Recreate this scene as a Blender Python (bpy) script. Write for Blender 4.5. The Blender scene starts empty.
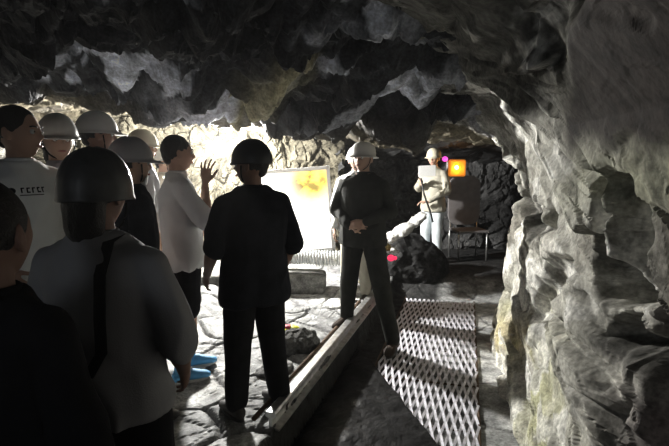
import bpy, bmesh, math, random
import numpy as np
from mathutils import Vector, Matrix
random.seed(7)
S = bpy.context.scene
COL = S.collection
# ------------------------------------------------------------------ camera
F = 500.0; PITCH = math.radians(7.4); CZ = 1.6
cp, sp = math.cos(PITCH), math.sin(PITCH)
cam_d = bpy.data.cameras.new('camera'); cam = bpy.data.objects.new('camera', cam_d); COL.objects.link(cam)
cam.location = (0, 0, CZ); cam.rotation_euler = (math.pi/2 - PITCH, 0, 0)
cam_d.sensor_width = 36; cam_d.lens = 36*F/669; cam_d.clip_start = .05
S.camera = cam
def P(px, py, Y):
    """point of the place seen at a pixel, at forward distance Y"""
    a = (px-334.5)/F; b = (223-py)/F
    fy = cp + sp*b; fz = -sp + cp*b
    t = Y/fy
    return Vector((a*t, Y, CZ + fz*t))
def G(px, py, z=0.0):
    a = (px-334.5)/F; b = (223-py)/F
    fy = cp + sp*b; fz = -sp + cp*b
    t = (z-CZ)/fz
    return Vector((a*t, fy*t, z))
def proj(p):
    y = p[..., 1]; z = p[..., 2]-CZ
    d = cp*y - sp*z; up = sp*y + cp*z
    d = np.maximum(d, .05)
    return 334.5 + F*p[..., 0]/d, 223 - F*up/d
# ------------------------------------------------------------------ noise
def _h(ix, iy, iz, s):
    n = (ix.astype(np.int64)*73856093) ^ (iy.astype(np.int64)*19349663) ^ (iz.astype(np.int64)*83492791) ^ (s*2654435761)
    n = (n ^ (n >> 13)) * 1274126177
    n = n & 0x7fffffff
    n = ((n ^ (n >> 15)) * 2246822519) & 0x7fffffff
    n = n ^ (n >> 11)
    return (n & 0xffffff)/float(0xffffff)
def vnoise(p, s=0):
    i = np.floor(p); f = p-i; f = f*f*(3-2*f)
    i = i.astype(np.int64); r = 0
    for a in (0, 1):
        for b in (0, 1):
            for c in (0, 1):
                w = (f[:, 0] if a else 1-f[:, 0])*(f[:, 1] if b else 1-f[:, 1])*(f[:, 2] if c else 1-f[:, 2])
                r = r + w*_h(i[:, 0]+a, i[:, 1]+b, i[:, 2]+c, s)
    return r*2-1
def fbm(p, o=4, s=0):
    r = 0; a = 1; t = 0
    for k in range(o):
        r = r + a*vnoise(p*(2**k)+k*13.7, s+k); t += a; a *= .5
    return r/t
def facet(p, s=0, tilt=.9, step=.5, edge=.34):
    """angular rock: each cell of a Voronoi partition is its own tilted plane"""
    i0 = np.floor(p).astype(np.int64)
    best = np.full(len(p), 1e9); sec = best.copy(); h = np.zeros(len(p))
    for a in (-1, 0, 1):
        for b in (-1, 0, 1):
            for c in (-1, 0, 1):
                ix, iy, iz = i0[:, 0]+a, i0[:, 1]+b, i0[:, 2]+c
                d = np.stack([ix+_h(ix, iy, iz, s+1)-p[:, 0], iy+_h(ix, iy, iz, s+2)-p[:, 1], iz+_h(ix, iy, iz, s+3)-p[:, 2]], 1)
                q = (d*d).sum(1)
                g = -tilt*(d[:, 0]*(_h(ix, iy, iz, s+4)*2-1)+d[:, 1]*(_h(ix, iy, iz, s+5)*2-1)+d[:, 2]*(_h(ix, iy, iz, s+6)*2-1)) + step*(_h(ix, iy, iz, s+7)*2-1)
                m = q < best
                sec = np.where(m, best, np.minimum(sec, q)); h = np.where(m, g, h); best = np.where(m, q, best)
    e = np.sqrt(sec)-np.sqrt(best)
    return h*ss(e, -.02, edge), e
def warp(p, amt, fr, s=90):
    return p + amt*np.stack([fbm(p*fr, 2, s), fbm(p*fr+31, 2, s+5), fbm(p*fr-17, 2, s+9)], 1)
# ------------------------------------------------------------------ objects
def link(o, parent=None):
    COL.objects.link(o)
    if parent is not None: o.parent = parent
    return o
def mesh_obj(name, verts, faces, mat=None, parent=None, smooth=True):
    me = bpy.data.meshes.new(name)
    me.from_pydata([tuple(v) for v in verts], [], faces)
    if smooth: me.polygons.foreach_set('use_smooth', [True]*len(me.polygons))
    if mat: me.materials.append(mat)
    return link(bpy.data.objects.new(name, me), parent)
def tag(o, label, cat, group=None, kind=None):
    if label: o['label'] = label
    if cat: o['category'] = cat
    if group: o['group'] = group
    if kind: o['kind'] = kind
    return o
def empty(name, loc=(0, 0, 0), rz=0.0):
    o = bpy.data.objects.new(name, None); o.location = loc; o.rotation_euler = (0, 0, rz); o.empty_display_size = .1
    return link(o)
class MB:
    def __init__(s): s.v = []; s.f = []
    def add(s, v, f):
        n = len(s.v); s.v += [tuple(x) for x in v]; s.f += [tuple(i+n for i in q) for q in f]
    def loft(s, rings, n=16):
        """rings: (centre, U, V) - closed, capped"""
        v = []; f = []
        for c, U, W in rings:
            c = Vector(c); U = Vector(U); W = Vector(W)
            for k in range(n):
                a = 2*math.pi*k/n
                v.append(c+U*math.cos(a)+W*math.sin(a))
        for r in range(len(rings)-1):
            for k in range(n):
                f.append((r*n+k, r*n+(k+1) % n, (r+1)*n+(k+1) % n, (r+1)*n+k))
        f.append(tuple(range(n-1, -1, -1))); f.append(tuple((len(rings)-1)*n+k for k in range(n)))
        s.add(v, f)
    def limb(s, a, b, r0, r1, n=14, flat=1.0, side=None, bulge=0.0):
        a = Vector(a); b = Vector(b); d = (b-a)
        L = d.length
        if L < 1e-6: return
        d /= L
        u = Vector(side) if side else (Vector((1, 0, 0)) if abs(d.x) < .8 else Vector((0, 1, 0)))
        u = (u-d*u.dot(d)).normalized(); w = d.cross(u)
        R = []
        for k in (-.97, -.8, -.5, -.2):
            r = r0*math.sqrt(1-k*k); R.append((a+d*r0*k, u*r, w*r*flat))
        for k in range(7):
            t = k/6; r = r0+(r1-r0)*t + bulge*math.sin(math.pi*min(1, t*1.35)) 
            R.append((a+d*L*t, u*r, w*r*flat))
        for k in (.2, .5, .8, .97):
            r = r1*math.sqrt(1-k*k); R.append((b+d*r1*k, u*r, w*r*flat))
        s.loft(R, n)
    def box(s, c, h, M=None, bev=0):
        c = Vector(c)
        v = [Vector((x*h[0], y*h[1], z*h[2])) for x in (-1, 1) for y in (-1, 1) for z in (-1, 1)]
        if M is not None: v = [M @ q for q in v]
        s.add([q+c for q in v], [(0, 1, 3, 2), (4, 6, 7, 5), (0, 4, 5, 1), (2, 3, 7, 6), (0, 2, 6, 4), (1, 5, 7, 3)])
    def tube(s, pts, r, n=8):
        pts = [Vector(q) for q in pts]; R = []
        for i, q in enumerate(pts):
            d = (pts[min(i+1, len(pts)-1)]-pts[max(i-1, 0)]).normalized()
            u = Vector((0, 0, 1)) if abs(d.z) < .9 else Vector((1, 0, 0))
            u = (u-d*u.dot(d)).normalized(); w = d.cross(u)
            rr = r[i] if isinstance(r, (list, tuple)) else r
            R.append((q, u*rr, w*rr))
        s.loft(R, n)
    def sphere(s, c, r, n=20, m=14):
        rx, ry, rz = r if isinstance(r, (list, tuple)) else (r, r, r)
        R = []
        for k in range(m+1):
            t = math.pi*k/m; t = min(max(t, .06), math.pi-.06)
            R.append((Vector(c)+Vector((0, 0, -rz*math.cos(t))), Vector((rx*math.sin(t), 0, 0)), Vector((0, ry*math.sin(t), 0))))
        s.loft(R, n)
    def build(s, name, mat, parent=None, smooth=True, bevel=0):
        o = mesh_obj(name, s.v, s.f, mat, parent, smooth)
        if bevel:
            m = o.modifiers.new('b', 'BEVEL'); m.width = bevel; m.segments = 2; m.limit_method = 'ANGLE'
        return o
    def solid(s, name, mat, parent=None, voxel=.008, smooth=3, folds=0.0, fr=7.0, seed=0, stretch=(1, 1, .45)):
        """the overlapping pieces grown into one continuous surface"""
        o = mesh_obj('t', s.v, s.f)
        m = o.modifiers.new('r', 'REMESH'); m.mode = 'VOXEL'; m.voxel_size = voxel; m.use_smooth_shade = True
        if smooth:
            k = o.modifiers.new('s', 'SMOOTH'); k.iterations = smooth; k.factor = .5
        dg = bpy.context.evaluated_depsgraph_get(); dg.update()
        me = bpy.data.meshes.new_from_object(o.evaluated_get(dg))
        old = o.data; bpy.data.objects.remove(o); bpy.data.meshes.remove(old)
        me.name = name
        if folds:
            n = len(me.vertices); co = np.zeros(n*3); no = np.zeros(n*3)
            me.vertices.foreach_get('co', co); me.vertices.foreach_get('normal', no)
            co = co.reshape(-1, 3); no = no.reshape(-1, 3)
            q = co*np.array(stretch)*fr + seed*7.3
            q = warp(q, .8, .6, 40+seed)
            d = (1-np.abs(fbm(q, 2, seed))*2.2)*folds
            co += no*d[:, None]
            me.vertices.foreach_set('co', co.ravel())
        me.polygons.foreach_set('use_smooth', [True]*len(me.polygons))
        me.materials.clear(); me.materials.append(mat)
        return link(bpy.data.objects.new(name, me), parent)
# ------------------------------------------------------------------ materials
def mat(name, col, rough=.8, metal=0.0, emit=None, estr=0.0, vary=.15, vscale=12, bump=.0, bscale=60, spec=.4, fuzz=False):
    m = bpy.data.materials.new(name); m.use_nodes = True
    nt = m.node_tree; b = nt.nodes['Principled BSDF']
    b.inputs['Roughness'].default_value = rough; b.inputs['Metallic'].default_value = metal
    b.inputs['Specular IOR Level'].default_value = spec if rough < .65 else .06
    tc = nt.nodes.new('ShaderNodeTexCoord'); n = nt.nodes.new('ShaderNodeTexNoise'); n.inputs['Scale'].default_value = vscale; n.inputs['Detail'].default_value = 5
    nt.links.new(tc.outputs['Object'], n.inputs['Vector'])
    r = nt.nodes.new('ShaderNodeMapRange'); r.inputs[3].default_value = 1-vary; r.inputs[4].default_value = 1+vary
    r.inputs[1].default_value = .3; r.inputs[2].default_value = .7
    nt.links.new(n.outputs['Fac'], r.inputs[0])
    mx = nt.nodes.new('ShaderNodeVectorMath'); mx.operation = 'SCALE'; mx.inputs[0].default_value = col[:3]
    nt.links.new(r.outputs[0], mx.inputs['Scale']); nt.links.new(mx.outputs[0], b.inputs['Base Color'])
    if bump:
        n2 = nt.nodes.new('ShaderNodeTexNoise'); n2.inputs['Scale'].default_value = bscale; n2.inputs['Detail'].default_value = 4
        nt.links.new(tc.outputs['Object'], n2.inputs['Vector'])
        bp = nt.nodes.new('ShaderNodeBump'); bp.inputs['Strength'].default_value = bump; bp.inputs['Distance'].default_value = .01
        nt.links.new(n2.outputs['Fac'], bp.inputs['Height']); nt.links.new(bp.outputs[0], b.inputs['Normal'])
    if emit:
        b.inputs['Emission Color'].default_value = (*emit, 1); b.inputs['Emission Strength'].default_value = estr
    return m
def rock_mat(name, rough=.85, bump=.5, wet=False, bscale=14):
    """colour comes from the 'mineral' attribute (the stone's own minerals plus painted shade and highlights), broken up by noise"""
    m = bpy.data.materials.new(name); m.use_nodes = True
    nt = m.node_tree; b = nt.nodes['Principled BSDF']; b.inputs['Specular IOR Level'].default_value = .06
    at = nt.nodes.new('ShaderNodeAttribute'); at.attribute_name = 'mineral_shade'
    tc = nt.nodes.new('ShaderNodeTexCoord')
    n = nt.nodes.new('ShaderNodeTexNoise'); n.inputs['Scale'].default_value = 9; n.inputs['Detail'].default_value = 8; n.inputs['Roughness'].default_value = .65
    nt.links.new(tc.outputs['Object'], n.inputs['Vector'])
    r = nt.nodes.new('ShaderNodeMapRange'); r.inputs[1].default_value = .3; r.inputs[2].default_value = .7; r.inputs[3].default_value = .35; r.inputs[4].default_value = 1.5
    nt.links.new(n.outputs['Fac'], r.inputs[0])
    v = nt.nodes.new('ShaderNodeTexNoise'); v.inputs['Scale'].default_value = 55; v.inputs['Detail'].default_value = 3
    nt.links.new(tc.outputs['Object'], v.inputs['Vector'])
    r2 = nt.nodes.new('ShaderNodeMapRange'); r2.inputs[1].default_value = .35; r2.inputs[2].default_value = .65; r2.inputs[3].default_value = .75; r2.inputs[4].default_value = 1.2
    nt.links.new(v.outputs['Fac'], r2.inputs[0])
    mm = nt.nodes.new('ShaderNodeMath'); mm.operation = 'MULTIPLY'; nt.links.new(r.outputs[0], mm.inputs[0]); nt.links.new(r2.outputs[0], mm.inputs[1])
    sc = nt.nodes.new('ShaderNodeVectorMath'); sc.operation = 'SCALE'; nt.links.new(at.outputs['Vector'], sc.inputs[0]); nt.links.new(mm.outputs[0], sc.inputs['Scale'])
    nt.links.new(sc.outputs[0], b.inputs['Base Color'])
    if wet:
        w = nt.nodes.new('ShaderNodeTexNoise'); w.inputs['Scale'].default_value = 1.7; w.inputs['Detail'].default_value = 4
        nt.links.new(tc.outputs['Object'], w.inputs['Vector'])
        wr = nt.nodes.new('ShaderNodeMapRange'); wr.inputs[1].default_value = .42; wr.inputs[2].default_value = .58; wr.inputs[3].default_value = .5; wr.inputs[4].default_value = rough
        nt.links.new(w.outputs['Fac'], wr.inputs[0]); nt.links.new(wr.outputs[0], b.inputs['Roughness'])
    else: b.inputs['Roughness'].default_value = rough
    n2 = nt.nodes.new('ShaderNodeTexNoise'); n2.inputs['Scale'].default_value = bscale; n2.inputs['Detail'].default_value = 9; n2.inputs['Roughness'].default_value = .68
    nt.links.new(tc.outputs['Object'], n2.inputs['Vector'])
    bp = nt.nodes.new('ShaderNodeBump'); bp.inputs['Strength'].default_value = bump; bp.inputs['Distance'].default_value = .02
    nt.links.new(n2.outputs['Fac'], bp.inputs['Height']); nt.links.new(bp.outputs[0], b.inputs['Normal'])
    return m
M = dict(
    rock=rock_mat('cave_rock', .85, .3), ceil=rock_mat('ceiling_rock', .6, .6), ground=rock_mat('ground_stone', .75, .35, True),
    skin=mat('skin', (.42, .26, .19), .55, vary=.06), skin_dark=mat('tanned_skin', (.25, .14, .10), .55, vary=.06),
    hair=mat('black_hair', (.015, .013, .012), .5, bump=.6, bscale=180),
    white=mat('white_cotton', (.76, .77, .76), .9, vary=.05, bump=.15, bscale=220),
    grey=mat('light_grey_cotton', (.34, .34, .35), .9, vary=.06, bump=.15, bscale=220),
    cream=mat('cream_cotton', (.62, .58, .5), .9, vary=.06),
    black=mat('black_cloth', (.018, .018, .02), .85, vary=.2, bump=.2, bscale=200),
    navy=mat('charcoal_cloth', (.018, .019, .024), .85, vary=.2, bump=.2, bscale=200),
    maroon=mat('maroon_cloth', (.09, .02, .02), .85, vary=.2),
    khaki=mat('khaki_cloth', (.36, .34, .28), .9, vary=.1, bump=.2, bscale=160),
    pale=mat('pale_denim', (.55, .6, .62), .9, vary=.1, bump=.2, bscale=160),
    olive=mat('dark_olive_cloth', (.026, .027, .024), .85, vary=.2, bump=.2, bscale=160),
    hel_white=mat('white_helmet_plastic', (.66, .65, .62), .35, vary=.05), hel_grey=mat('grey_helmet_plastic', (.42, .41, .42), .4, vary=.05),
    hel_dark=mat('scuffed_helmet_plastic', (.06, .06, .06), .42, vary=.15, vscale=30), hel_cream=mat('cream_helmet_plastic', (.6, .55, .42), .4, vary=.05),
    hel_black=mat('black_helmet_plastic', (.03, .03, .032), .4, vary=.05),
    strap=mat('black_webbing', (.015, .015, .015), .7), eye=mat('eyeball', (.6, .58, .55), .2, vary=.02), iris=mat('dark_iris', (.02, .012, .008), .2),
    lip=mat('lips', (.32, .13, .11), .5, vary=.03),
    shoe_blue=mat('blue_shoe', (.08, .3, .55), .6), shoe_dark=mat('dark_shoe', (.025, .022, .02), .6), sole=mat('pale_sole', (.5, .48, .45), .7),
    shoe_brown=mat('brown_boot', (.035, .026, .02), .7),
    steel=mat('worn_steel', (.55, .55, .54), .35, .9, vary=.25, vscale=20, bump=.2, bscale=80), rust=mat('rusty_steel', (.1, .07, .05), .75, .3, vary=.3, vscale=25, bump=.4),
    mesh=mat('galvanised_mesh', (.62, .61, .66), .5, .25, vary=.3, vscale=18, bump=.2),
    pipe=mat('grey_corrugated_plastic', (.8, .82, .82), .4, vary=.12), paper=mat('white_paper', (.85, .85, .83), .8, vary=.02),
    metal_grey=mat('painted_grey_metal', (.16, .15, .15), .45, .1, vary=.15), frame=mat('white_aluminium', (.8, .8, .8), .4, .0, vary=.03),
    glint=mat('added_glint_steel', (.9, .9, .9), .12, 1, vary=.02),
    yellow=mat('yellow_wrapper', (.6, .6, .04), .5), redp=mat('red_wrapper', (.5, .05, .08), .5),
    gloss_black=mat('black_rubber', (.02, .02, .02), .5),
)
# ------------------------------------------------------------------ cave
def grid_obj(name, pts, nu, nv, material, colour, flip=False):
    idx = np.arange(nu*nv).reshape(nu, nv)
    q = np.stack([idx[:-1, :-1], idx[1:, :-1], idx[1:, 1:], idx[:-1, 1:]], -1).reshape(-1, 4)
    if flip: q = q[:, ::-1]
    me = bpy.data.meshes.new(name)
    me.vertices.add(len(pts)); me.vertices.foreach_set('co', pts.astype(np.float32).ravel())
    me.loops.add(q.size); me.loops.foreach_set('vertex_index', q.ravel().astype(np.int32))
    me.polygons.add(len(q)); me.polygons.foreach_set('loop_start', (np.arange(len(q))*4).astype(np.int32))
    me.polygons.foreach_set('loop_total', np.full(len(q), 4, np.int32))
    me.update(calc_edges=True)
    a = me.attributes.new('mineral_shade', 'FLOAT_COLOR', 'POINT')
    c = np.ones((len(pts), 4), np.float32); c[:, :3] = colour
    a.data.foreach_set('color', c.ravel())
    me.materials.append(material)
    me.polygons.foreach_set('use_smooth', np.zeros(len(q), bool))
    o = link(bpy.data.objects.new(name, me)); o['kind'] = 'structure'
    return o
def grid_normals(p, nu, nv):
    g = p.reshape(nu, nv, 3); a = np.gradient(g, axis=0); b = np.gradient(g, axis=1)
    n = np.cross(a, b).reshape(-1, 3); return n/np.maximum(np.linalg.norm(n, axis=1, keepdims=True), 1e-9)
def rock_h(p, s=0, a=(.2, .085, .035, .012), fr=(1.3, 3.4, 8.5, 22)):
    w = warp(p, .22, 1.6, s+50)
    h = 0
    for k in range(4):
        f, e = facet(w*fr[k]+k*9.1, s+k*11, 1.0, .55, (.3, .18, .13, .13)[k])
        h = h + a[k]*(f - (.25 if k < 2 else .1)*np.exp(-(e/.06)**2))
    return h + a[3]*.4*fbm(p*20, 3, s+70)
def seg_d(px, py, a, b):
    ax, ay = a; bx, by = b; dx, dy = bx-ax, by-ay
    t = np.clip(((px-ax)*dx+(py-ay)*dy)/(dx*dx+dy*dy+1e-9), 0, 1)
    return np.hypot(px-ax-t*dx, py-ay-t*dy)
def ss(x, a, b):
    t = np.clip((x-a)/(b-a), 0, 1); return t*t*(3-2*t)
def spline(x, xs, ys): return np.interp(x, xs, ys)
def mix(c, col, w): return c*(1-w[:, None]) + np.array(col)[None, :]*w[:, None]

# right wall: base line, then a profile that leans over the track
def wall_right():
    nu, nv = 820, 400
    u = np.linspace(0, 1, nu); Y = np.interp(u, [0, .08, .75, 1], [-1.6, .5, 3.8, 6.0])
    Xb = spline(Y, [-1.6, 0, 1, 2, 2.75, 3.6, 4.6, 5.1, 5.5, 5.8, 6.2], [.62, .72, .84, 1.0, 1.19, 1.42, 1.7, 1.92, 2.3, 2.9, 3.8])
    v = np.linspace(0, 1, nv)
    off = spline(v, [0, .12, .3, .5, .66, .78, .9, 1], [.10, .05, 0, .0, .12, .32, .7, 1.3])
    zz = spline(v, [0, .12, .3, .5, .66, .78, .9, 1], [-.5, .0, .65, 1.25, 1.72, 2.02, 2.28, 2.45])
    pts = np.zeros((nu, nv, 3))
    pts[:, :, 0] = Xb[:, None]-off[None, :]; pts[:, :, 1] = Y[:, None] + off[None, :]*.25
    pts[:, :, 2] = zz[None, :] - .3*ss(Y, 3.0, 4.8)[:, None]*ss(zz, 1.6, 2.4)[None, :]
    pts = pts.reshape(-1, 3)
    n = grid_normals(pts, nu, nv)
    n = -n
    h = rock_h(np.stack([pts[:, 0], .45*pts[:, 1]+.25*np.sin(pts[:, 1]), pts[:, 2]-.35*pts[:, 1]], 1), 3, (.09, .055, .032, .009), (1.1, 2.8, 6.5, 17))
    px, py = proj(pts)
    wpx = px + 11*fbm(pts*4, 3, 5) + 9*fbm(pts*8, 2, 17); wpy = py + 14*fbm(pts*4+5, 3, 6) + 9*fbm(pts*8+3, 2, 18)
    def dent(a, b, w, d): return -1.15*d*np.exp(-(seg_d(wpx, wpy, a, b)/w)**4)
    h += dent((505, 165), (545, 232), 10, .12) + dent((592, 195), (600, 250), 6, .14) + dent((618, 190), (640, 290), 13, .2)
    h += dent((600, 262), (610, 290), 13, .14) + dent((655, 350), (650, 430), 24, .22) + dent((612, 330), (640, 390), 12, .14)
    h += dent((545, 310), (560, 270), 12, .1) + dent((640, 20), (560, 0), 14, .1)
    h += .03*np.exp(-(seg_d(wpx, wpy, (560, 250), (570, 446))/34)**2) + .05*np.exp(-(seg_d(wpx, wpy, (500, 210), (515, 330))/22)**2)
    # the smooth upper slab
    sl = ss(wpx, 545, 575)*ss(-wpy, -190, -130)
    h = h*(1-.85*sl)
    h *= .35+.65*ss(Y, -.5, 1.2).repeat(nv)
    pts = pts + n*h[:, None]
    c = np.tile(np.array([.44, .43, .38]), (len(pts), 1))
    k = fbm(pts*1.6, 4, 8); c = mix(c, (.62, .60, .54), ss(k, .0, .35)); c = mix(c, (.22, .21, .18), ss(-k, .15, .4))
    g = fbm(pts*2.6+4, 4, 12)
    lich = np.exp(-(seg_d(wpx, wpy, (528, 320), (550, 446))/24)**2)*ss(g, -.2, .25)
    c = mix(c, (.40, .40, .22), lich*.8)
    c = mix(c, (.5, .42, .2), np.exp(-(np.hypot(wpx-515, wpy-335)/20)**2)*.7)
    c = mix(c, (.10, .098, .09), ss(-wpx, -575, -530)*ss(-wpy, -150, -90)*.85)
    for a_, b_, w_2 in (((507, 168), (543, 232), 9), ((530, 20), (548, 70), 8), ((617, 200), (640, 285), 10), ((596, 200), (604, 285), 7), ((600, 345), (640, 392), 12), ((560, 290), (545, 330), 8)):
        c = mix(c, (.05, .048, .045), np.exp(-(seg_d(wpx, wpy, a_, b_)/w_2)**4)*.8)  # hollows also darkened in the colour, standing for the shade inside them
    c = mix(c, (.72, .71, .66), ss(fbm(pts*np.array([5, 3, 5]), 4, 99), .12, .22)*(1-sl)*.7)
    pur = ss(wpx, 590, 625)*ss(wpy, 290, 350); c = mix(c, (.13, .11, .11), pur*.9*ss(fbm(pts*3, 3, 30), -.5, .1))
    c = mix(c, (.022, .0175, .015), sl*.97)  # brown slab colour darkened further, standing for shade from the ceiling
    c = mix(c, (.30, .31, .20), ss(wpx, 545, 590)*ss(-wpy, -240, -180)*.5*(1-sl))
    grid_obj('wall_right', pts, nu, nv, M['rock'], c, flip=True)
wall_right()

def ceiling():
    nu, nv = 620, 480
    x = np.linspace(-5.2, 4.4, nu); y = np.linspace(-1.6, 10, nv)
    X, Y = np.meshgrid(x, y, indexing='ij')
    Z = spline(Y, [-1.6, 1, 2, 3, 3.6, 4.3, 5.0, 6.5, 8, 10], [2.5, 2.5, 2.42, 2.27, 2.12, 1.94, 1.95, 2.02, 2.0, 1.9])
    Z = Z + .20*ss(-X, 1.0, 2.0) - .18*ss(-X, 2.8, 4.6) - .05*ss(X, .4, 1.2)*ss(Y, 3.2, 4.4)
    Z = Z - .15*ss(X, .0, .5)*np.exp(-((Y-5.3)/.5)**2)
    Z = Z - .35*ss(Y, 6.6, 9)*ss(X, -.5, .6)
    pts = np.stack([X, Y, Z], -1).reshape(-1, 3)
    a = math.radians(35); R = np.array([[math.cos(a), -math.sin(a), 0], [math.sin(a), math.cos(a), 0], [0, 0, 1]])
    q = pts @ R.T
    h = rock_h(q*np.array([.6, 1.1, 1.0]), 21, (.24, .12, .045, .012))
    px, py = proj(pts)
    wpx = px + 16*fbm(pts*3, 3, 5); wpy = py + 10*fbm(pts*3+5, 3, 6)
    def bump(a, b, w, d): return d*np.exp(-(seg_d(wpx, wpy, a, b)/w)**4)
    h += bump((225, 20), (270, 50), 34, .13) + bump((150, 8), (185, 30), 26, .07) + bump((330, 60), (420, 95), 10, .06) + bump((235, 100), (300, 64), 7, .07)
    h += bump((60, 85), (210, 105), 11, .05) + bump((300, 118), (420, 125), 8, .05)
    fade = 1-.6*ss(Y.reshape(-1), 4.3, 5.2)
    pts[:, 2] -= h*fade
    pts[:, 1] += .25*h
    c = np.tile(np.array([.045, .047, .052]), (len(pts), 1))
    k = fbm(q*np.array([1.4, 3, 2]), 4, 8); c = mix(c, (.30, .31, .34), ss(k, .1, .35)); c = mix(c, (.022, .022, .025), ss(-k, .0, .25))
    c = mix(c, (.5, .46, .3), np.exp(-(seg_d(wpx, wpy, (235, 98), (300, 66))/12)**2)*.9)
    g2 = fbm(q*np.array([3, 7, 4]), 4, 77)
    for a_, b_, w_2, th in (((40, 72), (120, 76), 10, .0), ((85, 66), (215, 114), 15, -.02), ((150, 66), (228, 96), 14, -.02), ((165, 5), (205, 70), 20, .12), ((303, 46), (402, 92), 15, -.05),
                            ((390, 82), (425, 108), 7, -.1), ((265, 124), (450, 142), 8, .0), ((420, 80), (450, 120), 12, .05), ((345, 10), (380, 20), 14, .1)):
        c = mix(c, (.72, .75, .84), np.exp(-(seg_d(wpx, wpy, a_, b_)/w_2)**4)*ss(g2, th, th+.1)*.95)  # pale bluish patches painted as highlights on the ceiling rock
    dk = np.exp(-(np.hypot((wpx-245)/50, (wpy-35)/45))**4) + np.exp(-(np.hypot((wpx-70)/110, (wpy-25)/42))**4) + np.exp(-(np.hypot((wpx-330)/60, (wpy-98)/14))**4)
    c = mix(c, (.022, .022, .025), np.clip(dk, 0, 1)*.9*(c.max(1) < .3))  # shadowed voids of the ceiling put into its colour
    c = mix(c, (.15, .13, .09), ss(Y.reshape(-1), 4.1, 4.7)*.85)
    c = mix(c, (.02, .02, .02), ss(Y.reshape(-1), 6.3, 6.9)*ss(X.reshape(-1), 0, .4))  # ceiling of the recess darkened in colour to stand for unlit depth
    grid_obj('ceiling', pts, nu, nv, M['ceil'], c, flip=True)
ceiling()

def plane_wall(name, A, B, z0, z1, nu, nv, inward, seed, colour, amp=(.17, .08, .03, .012), extra=None, lean=0.0):
    A = np.array(A, float); B = np.array(B, float)
    u = np.linspace(0, 1, nu); v = np.linspace(0, 1, nv)
    U, V = np.meshgrid(u, v, indexing='ij')
    inn = np.array(inward, float)
    pts = np.zeros((nu, nv, 3)); pts[..., :2] = A+(B-A)*U[..., None]; pts[..., 2] = z0+(z1-z0)*V
    pts = pts.reshape(-1, 3)
    h = rock_h(pts, seed, amp) + lean*V.reshape(-1)**2
    pts[:, :2] += inn[None, :]*h[:, None]
    c = np.tile(np.array(colour), (len(pts), 1)); k = fbm(pts*1.7, 4, seed)
    c = mix(c, np.array(colour)*1.4, ss(k, .1, .4)); c = mix(c, np.array(colour)*.4, ss(-k, .1, .4))
    return grid_obj(name, pts, nu, nv, M['rock'], c)
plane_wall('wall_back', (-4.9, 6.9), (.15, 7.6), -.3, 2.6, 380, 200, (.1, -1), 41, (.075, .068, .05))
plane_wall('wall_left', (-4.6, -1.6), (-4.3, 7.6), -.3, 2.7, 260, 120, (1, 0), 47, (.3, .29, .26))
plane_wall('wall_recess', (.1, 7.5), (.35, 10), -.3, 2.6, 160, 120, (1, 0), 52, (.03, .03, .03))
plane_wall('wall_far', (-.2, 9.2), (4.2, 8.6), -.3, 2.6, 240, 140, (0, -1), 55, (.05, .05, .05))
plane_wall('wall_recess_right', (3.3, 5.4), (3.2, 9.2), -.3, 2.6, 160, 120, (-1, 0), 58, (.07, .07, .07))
plane_wall('wall_rear', (-5, -1.5), (3, -1.5), -.3, 2.7, 120, 60, (0, 1), 59, (.2, .2, .2))

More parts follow.
